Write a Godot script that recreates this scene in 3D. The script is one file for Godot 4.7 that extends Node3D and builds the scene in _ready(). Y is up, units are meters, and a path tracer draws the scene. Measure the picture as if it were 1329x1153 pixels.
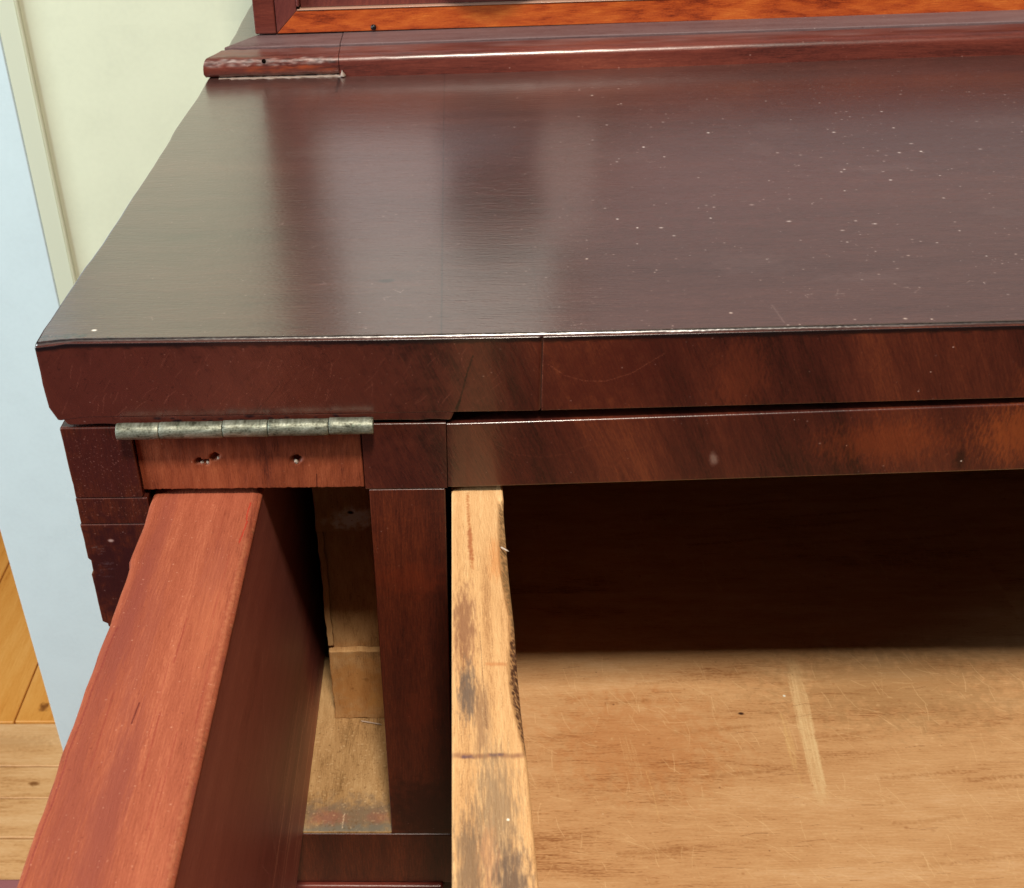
extends Node3D
# An antique mahogany writing desk with its lid closed, a support pulled out and a drawer open.
# World: x right, y up, z towards the viewer, metres. The front of the desk is the plane z = 0, its lid joint is y = 0.

const FLOOR_Y := -0.75
const WALL_Z := -0.475
const LID_Y := 0.029
const CASE_Z := -0.281
const DESK_W := 0.86

var M := {}
var rng := RandomNumberGenerator.new()
var bump_noise := FastNoiseLite.new()


func _ready() -> void:
	rng.seed = 11
	bump_noise.seed = 5
	bump_noise.frequency = 1.0
	build_camera_and_light()
	build_materials()
	build_room()
	build_desk()
	build_bookcase()


# ---------------------------------------------------------------- camera and light
func build_camera_and_light() -> void:
	var cam := Camera3D.new()
	cam.name = "camera"
	cam.projection = Camera3D.PROJECTION_FRUSTUM
	cam.keep_aspect = Camera3D.KEEP_HEIGHT
	cam.near = 0.05
	cam.far = 30.0
	cam.size = 0.05 * 1153.0 / 1542.1167
	cam.frustum_offset = Vector2(0.05 * 139.5 / 1542.1167, 0.0)
	cam.transform = Transform3D(Basis(Vector3(0.9987675, -0.03761985, -0.0323762), Vector3(0.01341628, 0.83265273, -0.55363294), Vector3(0.04778572, 0.55251622, 0.83213121)), Vector3(0.12042065, 0.18868049, 0.29544262))
	var lens := CameraAttributesPhysical.new()
	lens.frustum_near = 0.05
	lens.frustum_far = 30.0
	lens.frustum_focal_length = 9.0
	lens.exposure_aperture = 12.0
	lens.frustum_focus_distance = 0.41
	cam.attributes = lens
	add_child(cam)
	cam.current = true

	var env := Environment.new()
	env.background_mode = Environment.BG_COLOR
	env.background_color = Color(0.016, 0.016, 0.018).linear_to_srgb()
	env.tonemap_mode = Environment.TONE_MAPPER_LINEAR
	env.tonemap_exposure = 1.0
	env.sdfgi_enabled = true
	env.ssao_enabled = true
	env.ssil_enabled = true
	var we := WorldEnvironment.new()
	we.name = "surroundings"
	we.environment = env
	add_child(we)

	# the lamp on the ceiling in front of the desk
	area_light("ceiling_light", Vector3(0.14, 0.0, 0.0) + Vector3(0.05, 0.88, 0.455) * 2.0, Vector3(0.14, 0.0, 0.0), Vector2(0.22, 0.22), 5.0, Color(1.0, 0.95, 0.88))
	# cool fill added out of view at the left to brighten wall and casing
	area_light("left_fill", Vector3(-1.5, 0.6, 0.55), Vector3(-0.1, -0.1, -0.48), Vector2(0.8, 1.2), 4.3, Color(0.92, 0.98, 1.0))


func area_light(called: String, from: Vector3, to: Vector3, size: Vector2, energy: float, color: Color) -> void:
	var l := AreaLight3D.new()
	l.name = called
	l.area_size = size
	l.light_energy = energy
	l.light_color = color
	l.shadow_enabled = true
	l.area_range = 12.0
	l.area_attenuation = 2.0
	l.transform = Transform3D(Basis.looking_at((to - from).normalized(), Vector3.UP if absf((to - from).normalized().y) < 0.99 else Vector3.FORWARD), from)
	add_child(l)


# ---------------------------------------------------------------- textures
func layer(w: int, h: int, l: Array) -> PackedByteArray:
	var n := FastNoiseLite.new()
	n.noise_type = FastNoiseLite.TYPE_SIMPLEX_SMOOTH
	n.seed = l[0]
	n.frequency = l[1]
	n.fractal_type = FastNoiseLite.FRACTAL_FBM
	n.fractal_octaves = 3
	var ws := maxi(4, int(ceil(w / float(l[2]))))
	var hs := maxi(4, int(ceil(h / float(l[3]))))
	var im := n.get_image(ws, hs, false, false, true)
	im.convert(Image.FORMAT_L8)
	im.resize(w, h, Image.INTERPOLATE_CUBIC)
	return im.get_data()


# layers: [seed, frequency, stretch x, stretch y, weight, shear]; a layer with a seventh entry darkens only below that threshold (pores)
func wood(w: int, h: int, layers: Array, ramp: Array) -> Dictionary:
	var lut := PackedByteArray()
	lut.resize(768)
	for i in 256:
		var t := i / 255.0 * (ramp.size() - 1)
		var k := mini(int(t), ramp.size() - 2)
		var a: Color = ramp[k]
		var b: Color = ramp[k + 1]
		var c := a.lerp(b, t - k)
		lut[i * 3] = clampi(int(c.r * 255.0), 0, 255)
		lut[i * 3 + 1] = clampi(int(c.g * 255.0), 0, 255)
		lut[i * 3 + 2] = clampi(int(c.b * 255.0), 0, 255)
	var acc := PackedFloat32Array()
	acc.resize(w * h)
	acc.fill(127.0)
	for l in layers:
		var d := layer(w, h, l)
		var wt: float = l[4]
		var sh: float = l[5] if l.size() > 5 else 0.0
		var pore: float = l[6] if l.size() > 6 else -1.0
		for y in h:
			var off := int(sh * y) % w
			if off < 0:
				off += w
			var row := y * w
			for x in w:
				var xs := x + off
				if xs >= w:
					xs -= w
				var v := d[row + xs]
				if pore < 0.0:
					acc[row + x] += (v - 127.0) * wt
				elif v < pore:
					acc[row + x] -= (pore - v) * wt
	var out := PackedByteArray()
	out.resize(w * h * 3)
	var hg := PackedByteArray()
	hg.resize(w * h)
	for i in w * h:
		var v := clampi(int(acc[i]), 0, 255)
		hg[i] = v
		v *= 3
		out[i * 3] = lut[v]
		out[i * 3 + 1] = lut[v + 1]
		out[i * 3 + 2] = lut[v + 2]
	return {"img": Image.create_from_data(w, h, false, Image.FORMAT_RGB8, out), "hgt": Image.create_from_data(w, h, false, Image.FORMAT_L8, hg)}


func c8(r: int, g: int, b: int) -> Color:
	return Color(r / 255.0, g / 255.0, b / 255.0)


# a texture that lies on a rectangle of the world (millimetres), so that marks can be put where they stand
class Sheet:
	var img: Image
	var hgt: Image
	var x0: float
	var y0: float
	var wmm: float
	var hmm: float
	var ppm: float

	func dot(x: float, y: float, r: float, c: Color, a := 1.0, stretch := 1.0, soft := 0.6) -> void:
		var px := (x - x0) * ppm
		var py := (y - y0) * ppm
		var rx := maxf(r * ppm * stretch, 0.6)
		var ry := maxf(r * ppm, 0.6)
		for j in range(int(floor(py - ry)), int(ceil(py + ry)) + 1):
			if j < 0 or j >= img.get_height():
				continue
			for i in range(int(floor(px - rx)), int(ceil(px + rx)) + 1):
				if i < 0 or i >= img.get_width():
					continue
				var d := Vector2((i + 0.5 - px) / rx, (j + 0.5 - py) / ry).length()
				if d < 1.0:
					var k := a * clampf((1.0 - d) / soft, 0.0, 1.0)
					img.set_pixel(i, j, img.get_pixel(i, j).lerp(c, k))

	func line(pts: Array, width: float, c: Color, a := 1.0, wob := 0.0, rg: RandomNumberGenerator = null) -> void:
		for k in pts.size() - 1:
			var p: Vector2 = pts[k]
			var q: Vector2 = pts[k + 1]
			var n := maxi(1, int(p.distance_to(q) * ppm * 1.2))
			for i in n + 1:
				var m := p.lerp(q, i / float(n))
				var al := a
				if rg:
					m += Vector2(rg.randf_range(-wob, wob), rg.randf_range(-wob, wob))
					al *= rg.randf_range(0.4, 1.0)
				dot(m.x, m.y, width * 0.5, c, al, 1.0, 0.9)

	# a stain with a ragged outline
	func stain(x: float, y: float, rx: float, ry: float, c: Color, a: float, seed_: int, grain := 1.0) -> void:
		var n := FastNoiseLite.new()
		n.seed = seed_
		n.frequency = 0.16
		n.fractal_octaves = 5
		n.fractal_gain = 0.62
		var i0 := maxi(0, int((x - rx * 1.4 - x0) * ppm))
		var i1 := mini(img.get_width() - 1, int((x + rx * 1.4 - x0) * ppm))
		var j0 := maxi(0, int((y - ry * 1.4 - y0) * ppm))
		var j1 := mini(img.get_height() - 1, int((y + ry * 1.4 - y0) * ppm))
		for j in range(j0, j1 + 1):
			for i in range(i0, i1 + 1):
				var u := (i / ppm + x0 - x) / rx
				var v := (j / ppm + y0 - y) / ry
				var e := 1.0 - sqrt(u * u + v * v)
				if e > -0.4:
					var k := smoothstep(-0.25, 0.75, e + 0.75 * n.get_noise_2d(i / ppm * (1.0 if grain == 1.0 else 6.0), j / ppm * (1.0 if grain == 1.0 else grain * 2.6)))
					if k > 0.0:
						img.set_pixel(i, j, img.get_pixel(i, j).lerp(c, a * k))

	func dust(rg: RandomNumberGenerator, n: int, x1: float, y1: float, x2: float, y2: float, c: Color, r1: float, r2: float, a := 0.8) -> void:
		for i in n:
			var s := pow(rg.randf(), 3.0)
			dot(rg.randf_range(x1, x2), rg.randf_range(y1, y2), lerpf(r1, r2, s), c, a * rg.randf_range(0.35, 1.0), rg.randf_range(0.8, 1.5), 0.7)

	# thin bright scratches
	func scratches(rg: RandomNumberGenerator, n: int, x1: float, y1: float, x2: float, y2: float, lmin: float, lmax: float, angle: float, spread: float, c: Color, a: float, wd := 0.22) -> void:
		for i in n:
			var p := Vector2(rg.randf_range(x1, x2), rg.randf_range(y1, y2))
			var t := angle + rg.randf_range(-spread, spread)
			var l := rg.randf_range(lmin, lmax)
			var q := p + Vector2(cos(t), sin(t)) * l
			var m := (p + q) * 0.5 + Vector2(-sin(t), cos(t)) * l * rg.randf_range(-0.08, 0.08)
			line([p, m, q], wd, c, a * rg.randf_range(0.3, 1.0))


func sheet(x0: float, y0: float, wmm: float, hmm: float, ppm: float, layers: Array, ramp: Array) -> Sheet:
	var s := Sheet.new()
	s.x0 = x0
	s.y0 = y0
	s.wmm = wmm
	s.hmm = hmm
	s.ppm = ppm
	var all := layers.duplicate()
	var sd: int = layers[0][0]
	var lean: float = layers[0][5] if layers[0].size() > 5 else 0.0
	if layers[0][2] > layers[0][3]:
		all.append_array([[sd + 300, 0.4, 14, 1, 0.5, lean], [sd + 301, 0.5, 3, 1, 0.36, lean]])
	elif layers[0][2] < layers[0][3]:
		all.append_array([[sd + 300, 0.4, 1, 14, 0.5, lean], [sd + 301, 0.5, 1, 3, 0.36, lean]])
	var d := wood(int(wmm * ppm), int(hmm * ppm), all, ramp)
	s.img = d.img
	s.hgt = d.hgt
	return s


func mat(called: String, s: Sheet, rough: float, spec: float, relief := 0.0, coat := 0.0, coat_rough := 0.15) -> StandardMaterial3D:
	var m := StandardMaterial3D.new()
	m.resource_name = called
	m.albedo_texture = ImageTexture.create_from_image(s.img)
	m.uv1_scale = Vector3(1000.0 / s.wmm, 1000.0 / s.hmm, 1)
	m.uv1_offset = Vector3(-s.x0 / s.wmm, -s.y0 / s.hmm, 0)
	m.roughness = rough
	m.metallic_specular = spec
	if relief > 0.0:
		m.heightmap_enabled = true
		m.heightmap_texture = ImageTexture.create_from_image(s.hgt)
		m.heightmap_scale = relief
	if coat > 0.0:
		m.clearcoat_enabled = true
		m.clearcoat = coat
		m.clearcoat_roughness = coat_rough
	M[called] = m
	return m


func plain(called: String, c: Color, rough: float, spec := 0.5, metal := 0.0) -> StandardMaterial3D:
	var m := StandardMaterial3D.new()
	m.resource_name = called
	m.albedo_color = c
	m.roughness = rough
	m.metallic_specular = spec
	m.metallic = metal
	M[called] = m
	return m


func build_materials() -> void:
	var pale := c8(222, 212, 205)
	var s: Sheet
	# the top of the lid: dark polished mahogany, grain along x, dusty
	s = sheet(-6, -254, 400, 258, 3.6, [[1, 0.05, 26, 2.2, 0.3], [2, 0.02, 30, 9, 0.35], [3, 0.11, 9, 1, 0.2], [4, 0.09, 10, 1, 0.6, 0.0, 66.0]], [c8(46, 29, 26), c8(65, 42, 38), c8(78, 51, 46), c8(96, 63, 55)])
	s.line([Vector2(115, -254), Vector2(115, -150), Vector2(115.2, 4)], 0.55, c8(14, 8, 9), 0.95, 0.08, rng)
	s.line([Vector2(143.5, -60), Vector2(143.4, 4)], 0.4, c8(20, 10, 10), 0.5, 0.1, rng)
	s.line([Vector2(67, -252), Vector2(67.3, -226)], 1.6, c8(22, 14, 16), 0.5, 0.2, rng)
	s.stain(200, -120, 90, 60, c8(86, 46, 44), 0.35, 3)
	s.stain(300, -160, 70, 50, c8(62, 42, 46), 0.5, 4)
	s.stain(62, -150, 10, 7, c8(100, 84, 80), 0.3, 8)
	s.stain(98, -36, 2.6, 1.2, c8(22, 16, 17), 0.9, 9)
	s.line([Vector2(20, -2), Vector2(24, 2)], 0.5, c8(12, 8, 8), 1.0)
	s.dust(rng, 420, 0, -250, 130, 0, pale, 0.1, 0.42, 0.6)
	s.dust(rng, 1100, 130, -250, 390, 0, pale, 0.1, 0.5, 0.75)
	s.dust(rng, 330, 170, -225, 390, -40, c8(248, 244, 238), 0.26, 0.85, 1.0)
	s.dust(rng, 60, 130, -60, 390, 0, c8(244, 228, 215), 0.26, 0.6, 1.0)
	s.dust(rng, 60, 10, -245, 170, 0, c8(240, 236, 228), 0.2, 0.5, 0.9)
	s.dust(rng, 500, 60, -250, 390, 0, c8(120, 90, 86), 0.25, 0.9, 0.5)
	s.dust(rng, 160, 0, -250, 390, 0, c8(34, 20, 22), 0.15, 0.45, 0.6)
	for k in 900:
		s.dot(rng.randf_range(-4, 392), rng.randf_range(-0.9, 2.0), rng.randf_range(0.3, 0.6), c8(14, 10, 12), 0.45, 5.0)
	s.line([Vector2(-6, -0.4), Vector2(394, -0.4)], 2.2, c8(16, 12, 14), 0.3)
	for k in 60:
		s.dot(rng.randf_range(-2, 14), rng.randf_range(-4, 2.0), rng.randf_range(0.3, 0.9), c8(18, 16, 22), 0.5, 1.5)
	for k in 60:
		var at := Vector2(rng.randf_range(20, 385), rng.randf_range(-240, -6))
		var go := Vector2.from_angle(rng.randf_range(0, TAU)) * rng.randf_range(0.8, 2.4)
		s.line([at, at + go, at + go.rotated(rng.randf_range(0.4, 1.4)) * 1.5], 0.22, c8(214, 204, 198), rng.randf_range(0.25, 0.7))
	for k in 14:
		var at := Vector2(rng.randf_range(200, 385), rng.randf_range(-220, -30))
		for j in 14:
			s.dot(at.x + rng.randfn(0, 7), at.y + rng.randfn(0, 5), rng.randf_range(0.12, 0.3), c8(238, 230, 224), rng.randf_range(0.4, 0.9))
	for k in 9:
		s.stain(rng.randf_range(160, 380), rng.randf_range(-230, -20), rng.randf_range(8, 22), rng.randf_range(4, 10), c8(110, 92, 90), 0.22, 540 + k)
	s.dot(15, -6, 0.7, c8(245, 240, 230), 1.0, 1.5, 0.5)
	s.scratches(rng, 90, 0, -250, 390, 0, 2, 11, 0.15, 0.9, c8(150, 128, 122), 0.4, 0.16)
	s.line([Vector2(210, -14), Vector2(211, -3)], 0.7, c8(150, 130, 126), 0.45, 0.1, rng)
	mat("lid_top", s, 0.29, 0.72, 0.022, 1.0, 0.2)

	# veneer on the edge of the lid and on the rail: slanting figure
	var slant: Array = [[11, 0.03, 3.0, 16, 0.55, -0.42], [12, 0.07, 1.4, 20, 0.28, -0.42], [13, 0.012, 6, 24, 0.6, -0.5], [14, 0.2, 1, 9, 0.3, -0.42, 60.0]]
	s = sheet(-6, -34, 320, 62, 4.0, slant, [c8(40, 17, 14), c8(60, 25, 20), c8(72, 31, 23), c8(86, 39, 27), c8(104, 50, 31)])
	s.stain(40, -14, 52, 26, c8(82, 38, 30), 0.75, 21)
	s.stain(10, -14, 30, 26, c8(82, 36, 29), 0.75, 22)
	s.stain(90, -12, 34, 26, c8(82, 38, 28), 0.65, 26)
	for k in 26:
		var x := rng.randf_range(30, 75)
		var y := rng.randf_range(-24, -10)
		s.line([Vector2(x, y), Vector2(x - rng.randf_range(2, 6), y + rng.randf_range(3, 8))], 0.25, c8(118, 52, 40), rng.randf_range(0.2, 0.6), 0.05, rng)
	for k in 80:
		var x := rng.randf_range(3, 142)
		var y := rng.randf_range(-27, -2)
		s.line([Vector2(x, y), Vector2(x - rng.randf_range(0.6, 2.4), y + rng.randf_range(1, 4))], 0.22, c8(38, 13, 12), rng.randf_range(0.3, 0.8), 0.05, rng)
	s.scratches(rng, 120, 2, -27, 142, -3, 1.0, 6.0, 2.1, 0.5, c8(150, 92, 76), 0.5, 0.2)
	s.dust(rng, 260, 2, -27, 142, -3, c8(40, 15, 14), 0.1, 0.4, 0.6)
	s.dust(rng, 120, 2, -27, 142, -3, c8(168, 120, 104), 0.08, 0.26, 0.7)
	for k in 18:
		s.dot(56 + rng.randf_range(-26, 40), -2.6 + rng.randf_range(-1.0, 0.6), rng.randf_range(0.3, 0.8), c8(26, 14, 20), 0.7, 2.5)
	s.stain(162, -15, 22, 16, c8(66, 24, 19), 0.6, 23)
	s.stain(200, -14, 9, 14, c8(128, 58, 32), 0.3, 24, 0.4)
	s.stain(288, -12, 11, 16, c8(140, 66, 32), 0.4, 25, 0.4)
	s.stain(285, 10, 18, 12, c8(164, 80, 34), 0.5, 27, 0.5)
	s.stain(245, 12, 22, 9, c8(140, 62, 28), 0.4, 28, 0.5)
	# dark worn edge under the arris, joints, crack and scratches
	s.line([Vector2(-2, -28.3), Vector2(314, -28.3)], 2.2, c8(18, 13, 15), 0.3)
	for k in 160:
		s.dot(rng.randf_range(-2, 312), -27.4 + rng.randf_range(-0.5, 0.5), rng.randf_range(0.3, 0.6), c8(20, 14, 15), 0.35, 4.0, 1.0)
	s.line([Vector2(143.6, -29), Vector2(143.4, -15), Vector2(143.7, -4)], 0.5, c8(30, 11, 10), 0.95)
	s.line([Vector2(144.0, -29), Vector2(143.8, -15), Vector2(144.1, -4)], 0.28, c8(168, 124, 104), 0.7, 0.1, rng)
	s.line([Vector2(124, -23), Vector2(122.3, -17), Vector2(120.4, -9), Vector2(119.6, -5), Vector2(117.5, -0.5)], 0.55, c8(12, 6, 6), 1.0, 0.12, rng)
	s.line([Vector2(120.2, -8), Vector2(119, -5)], 0.9, c8(12, 6, 6), 0.9)
	s.line([Vector2(69, -16), Vector2(64.5, -10), Vector2(60, -5), Vector2(57, -2)], 0.32, c8(26, 9, 9), 0.95, 0.1, rng)
	s.line([Vector2(53, -10), Vector2(49.5, -4)], 0.3, c8(130, 70, 52), 0.6, 0.1, rng)
	s.line([Vector2(145.5, -19.7), Vector2(150, -16), Vector2(156, -13.8), Vector2(162, -13.6), Vector2(169, -16), Vector2(178, -22.5)], 0.32, c8(168, 104, 78), 0.75, 0.1, rng)
	s.line([Vector2(129, 7), Vector2(136, 12), Vector2(144, 13.4), Vector2(152, 12.5), Vector2(158, 9.5)], 0.28, c8(140, 84, 62), 0.45, 0.1, rng)
	s.stain(195.2, 15.6, 1.5, 3.0, c8(150, 128, 116), 0.6, 31)
	s.stain(267.5, 19.2, 2.4, 3.0, c8(34, 15, 12), 0.7, 32)
	s.dot(268.3, 19.8, 0.35, c8(235, 225, 215), 1.0)
	s.line([Vector2(118, 0.9), Vector2(150, 0.3), Vector2(312, -3.8)], 0.001, c8(160, 150, 146), 0.0)
	for k in 140:
		var x := rng.randf_range(130, 312)
		var y := rng.randf_range(-27, 22)
		s.line([Vector2(x, y), Vector2(x - rng.randf_range(1, 4), y + rng.randf_range(2, 8))], 0.25, c8(140, 68, 38) if rng.randf() < 0.6 else c8(30, 10, 9), rng.randf_range(0.1, 0.4), 0.05, rng)
	s.dust(rng, 160, 0, -28, 312, 24, pale, 0.08, 0.3, 0.5)
	s.dust(rng, 14, 215, -24, 300, 15, c8(245, 235, 225), 0.15, 0.4, 0.9)
	mat("veneer", s, 0.3, 0.55, 0.008, 0.35, 0.12)

	# plain dark mahogany, upright grain
	s = sheet(-6, -4, 130, 230, 4.0, [[41, 0.05, 2, 26, 0.4], [42, 0.02, 7, 30, 0.55], [43, 0.14, 1, 10, 0.7, 0.0, 72.0]], [c8(38, 15, 11), c8(62, 25, 17), c8(84, 36, 22), c8(108, 50, 28)])
	s.stain(10, 12, 18, 20, c8(60, 22, 22), 0.6, 51)
	s.stain(10, 58, 18, 26, c8(46, 16, 18), 0.85, 52)
	s.stain(104, 60, 13, 8, c8(112, 44, 24), 0.4, 56)
	s.stain(104, 172, 16, 18, c8(46, 17, 12), 0.8, 53)
	s.stain(104, 120, 8, 10, c8(104, 42, 24), 0.35, 54)
	s.line([Vector2(1, 26.3), Vector2(16, 26.4)], 0.3, c8(180, 140, 120), 0.6, 0.1, rng)
	s.line([Vector2(-2, 36.6), Vector2(24, 36.2)], 0.3, c8(150, 112, 100), 0.5, 0.1, rng)
	for k in 26:  # bluish glints on the post, painted in as short strokes
		var x := rng.randf_range(0.8, 5.0)
		var y := 44.0 + rng.randf_range(0, 14)
		s.line([Vector2(x, y), Vector2(x + rng.randf_range(0.6, 2.6), y + rng.randf_range(-0.3, 0.2))], rng.randf_range(0.25, 0.6), c8(124, 132, 144), rng.randf_range(0.15, 0.5), 0.12, rng)
	s.dot(8.2, 43, 0.8, c8(190, 170, 165), 0.8, 1.6)
	s.dust(rng, 420, 1, 2, 22, 34, c8(190, 152, 142), 0.1, 0.28, 0.55)
	s.dust(rng, 30, 2, 34, 22, 80, pale, 0.1, 0.28, 0.6)
	s.dust(rng, 45, 92, 26, 116, 186, pale, 0.1, 0.3, 0.6)
	s.dust(rng, 24, 58, 188, 116, 214, pale, 0.1, 0.26, 0.45)
	s.line([Vector2(92, 112), Vector2(116, 111.7)], 0.2, c8(120, 70, 54), 0.35, 0.05, rng)
	s.line([Vector2(92, 84), Vector2(116, 83.8)], 0.2, c8(110, 62, 48), 0.3, 0.05, rng)
	s.scratches(rng, 26, 92, 26, 116, 186, 2, 8, 0.2, 0.4, c8(120, 60, 44), 0.35, 0.2)
	mat("mahogany", s, 0.34, 0.5, 0.006, 0.2, 0.15)

	# the let-in block below the hinge: lighter, upright grain
	s = sheet(18, -2, 78, 30, 6.0, [[71, 0.06, 2, 14, 0.5], [72, 0.02, 8, 18, 0.5], [73, 0.12, 1, 10, 0.6, 0.0, 80.0]], [c8(78, 32, 20), c8(116, 54, 32), c8(134, 66, 40), c8(150, 80, 50)])
	s.stain(56, 5, 40, 4, c8(86, 36, 22), 0.5, 74)
	for k in 30:
		var x := rng.randf_range(24, 90)
		s.line([Vector2(x, 6 + rng.randf_range(-2, 3)), Vector2(x - 0.8, 11 + rng.randf_range(-2, 3))], 0.25, c8(70, 28, 16), rng.randf_range(0.3, 0.7), 0.08, rng)
	s.line([Vector2(76, 19), Vector2(75.7, 24)], 0.5, c8(70, 26, 16), 0.7)
	s.dust(rng, 26, 22, 5, 90, 24, c8(220, 190, 170), 0.1, 0.3, 0.6)
	mat("block_wood", s, 0.55, 0.4, 0.01)

	# the lid support: reddish, grain along z; its top face and its right face share the sheet (z down / z across)
	s = sheet(20, -8, 42, 240, 5.0, [[81, 0.06, 1.5, 40, 0.34], [82, 0.02, 6, 44, 0.4], [83, 0.16, 1, 12, 0.55, 0.0, 74.0]], [c8(112, 52, 36), c8(148, 75, 52), c8(162, 86, 61), c8(182, 106, 76)])
	for k in 16:
		var x := rng.randf_range(25, 57)
		var z := rng.randf_range(0, 150)
		s.line([Vector2(x, z), Vector2(x + rng.randf_range(-0.5, 0.5), z + rng.randf_range(8, 40))], rng.randf_range(0.3, 0.8), c8(134, 50, 40), rng.randf_range(0.2, 0.55), 0.08, rng)
	for k in 12:
		s.stain(rng.randf_range(25, 50), rng.randf_range(10, 145), rng.randf_range(2, 5), rng.randf_range(14, 40), c8(136, 68, 54), 0.5, 500 + k, 0.15)
	for k in 7:
		s.stain(rng.randf_range(46, 57), rng.randf_range(10, 145), rng.randf_range(2, 5), rng.randf_range(16, 40), c8(184, 106, 74), 0.25, 520 + k, 0.15)
	s.line([Vector2(55.3, 2), Vector2(54.9, 8), Vector2(55.5, 12), Vector2(54.6, 22)], 0.5, c8(176, 34, 24), 0.9, 0.15, rng)
	s.line([Vector2(56.6, 20), Vector2(56.3, 70), Vector2(56.4, 150)], 1.6, c8(186, 116, 84), 0.25, 0.6, rng)
	s.line([Vector2(57.9, 0), Vector2(57.7, 150)], 1.0, c8(128, 88, 64), 0.4, 0.45, rng)
	s.line([Vector2(39, 86), Vector2(38.6, 93)], 0.5, c8(92, 34, 28), 0.9)
	s.line([Vector2(26.8, 58), Vector2(26, 92), Vector2(25.6, 150)], 0.6, c8(120, 46, 44), 0.5, 0.15, rng)
	s.dust(rng, 420, 24, 0, 58, 150, c8(236, 190, 165), 0.08, 0.3, 0.6)
	s.dust(rng, 300, 24, 0, 58, 150, c8(96, 38, 32), 0.08, 0.3, 0.5)
	mat("support_top", s, 0.62, 0.35, 0.014)
	s = sheet(-120, 20, 340, 180, 3.5, [[91, 0.05, 40, 2, 0.35], [92, 0.02, 40, 8, 0.4], [93, 0.16, 12, 1, 0.4, 0.0, 70.0]], [c8(124, 64, 54), c8(158, 86, 74), c8(172, 98, 84), c8(188, 116, 100)])
	for k in 34:
		var y := rng.randf_range(130, 184)
		var x := rng.randf_range(-70, 60)
		s.line([Vector2(x, y), Vector2(x + rng.randf_range(20, 70), y + rng.randf_range(-1, 1))], rng.randf_range(0.4, 1.8), c8(216, 156, 124), rng.randf_range(0.15, 0.5), 0.4, rng)
	s.scratches(rng, 26, -90, 40, 120, 180, 6, 30, 1.0, 1.4, c8(226, 172, 148), 0.6, 0.35)
	s.line([Vector2(26, 66), Vector2(42, 96), Vector2(48, 130), Vector2(46, 150)], 0.5, c8(232, 180, 156), 0.8, 0.2, rng)
	s.line([Vector2(66, 118), Vector2(60, 130), Vector2(66, 146), Vector2(80, 152)], 0.5, c8(232, 180, 156), 0.8, 0.2, rng)
	s.dust(rng, 60, -90, 30, 120, 184, c8(220, 170, 150), 0.1, 0.3, 0.5)
	mat("support_side", s, 0.45, 0.4, 0.008)

	# the top edge of the drawer side: pale worn oak with ink and dirt
	s = sheet(114, -6, 24, 156, 7.0, [[101, 0.05, 1.6, 44, 0.5], [102, 0.02, 8, 50, 0.5], [103, 0.16, 1, 12, 0.6, 0.0, 76.0]], [c8(164, 118, 76), c8(202, 154, 104), c8(216, 170, 118), c8(228, 188, 138)])
	s.line([Vector2(122, 0), Vector2(122.3, 14), Vector2(122.6, 20), Vector2(123, 36)], 1.0, c8(170, 104, 60), 0.3, 0.35, rng)
	s.line([Vector2(122.4, 18), Vector2(122.8, 32)], 1.3, c8(164, 96, 60), 0.3, 0.5, rng)
	s.stain(129.5, 32, 2.2, 10, c8(206, 134, 78), 0.5, 104, 0.3)
	s.stain(120.5, 60, 3.4, 18, c8(120, 78, 56), 0.65, 105, 0.35)
	s.stain(121, 84, 2.6, 11, c8(86, 72, 66), 0.75, 106, 0.4)
	s.stain(124.5, 92, 2.4, 14, c8(126, 92, 66), 0.6, 107, 0.3)
	s.line([Vector2(124.6, 62), Vector2(125, 78), Vector2(125.6, 96)], 0.25, c8(80, 52, 36), 0.8, 0.08, rng)
	s.line([Vector2(117, 104), Vector2(124, 104.4), Vector2(134, 104.2)], 1.6, c8(150, 106, 78), 0.3, 0.5, rng)
	s.line([Vector2(119.5, 104.6), Vector2(122, 104.6)], 1.0, c8(104, 76, 80), 0.5, 0.35, rng)
	s.line([Vector2(126, 104), Vector2(129, 104)], 1.0, c8(104, 76, 80), 0.5, 0.35, rng)
	s.line([Vector2(126, 74), Vector2(131, 74)], 1.6, c8(190, 124, 78), 0.2, 0.3, rng)
	s.stain(127, 120, 5.5, 20, c8(118, 96, 76), 0.6, 108, 0.3)
	s.stain(121, 134, 3.6, 16, c8(104, 84, 68), 0.65, 109, 0.35)
	s.stain(129.5, 140, 5.0, 12, c8(80, 64, 58), 0.7, 110, 0.4)
	s.stain(124, 146, 9, 6, c8(104, 70, 58), 0.65, 111, 0.4)
	s.stain(125, 132, 2.4, 9, c8(206, 140, 96), 0.35, 112, 0.3)
	s.scratches(rng, 160, 117, 4, 135, 150, 2, 12, 1.57, 0.06, c8(120, 82, 50), 0.5, 0.16)
	s.scratches(rng, 120, 117, 4, 135, 150, 2, 10, 1.57, 0.08, c8(244, 212, 160), 0.5, 0.16)
	s.dot(129.6, 122.5, 0.45, c8(252, 246, 228), 1.0)
	for k in 1600:
		var z := rng.randf_range(4, 105)
		var deep := smoothstep(54.0, 66.0, z)
		s.dot(chip_x(z) + rng.randf_range(0.55, 3.6), z, rng.randf_range(0.35, 0.6), c8(152, 120, 82).lerp(c8(84, 54, 40), deep) * rng.randf_range(0.75, 1.1), 0.5, 0.8)
	mat("drawer_oak", s, 0.6, 0.35, 0.014)

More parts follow.
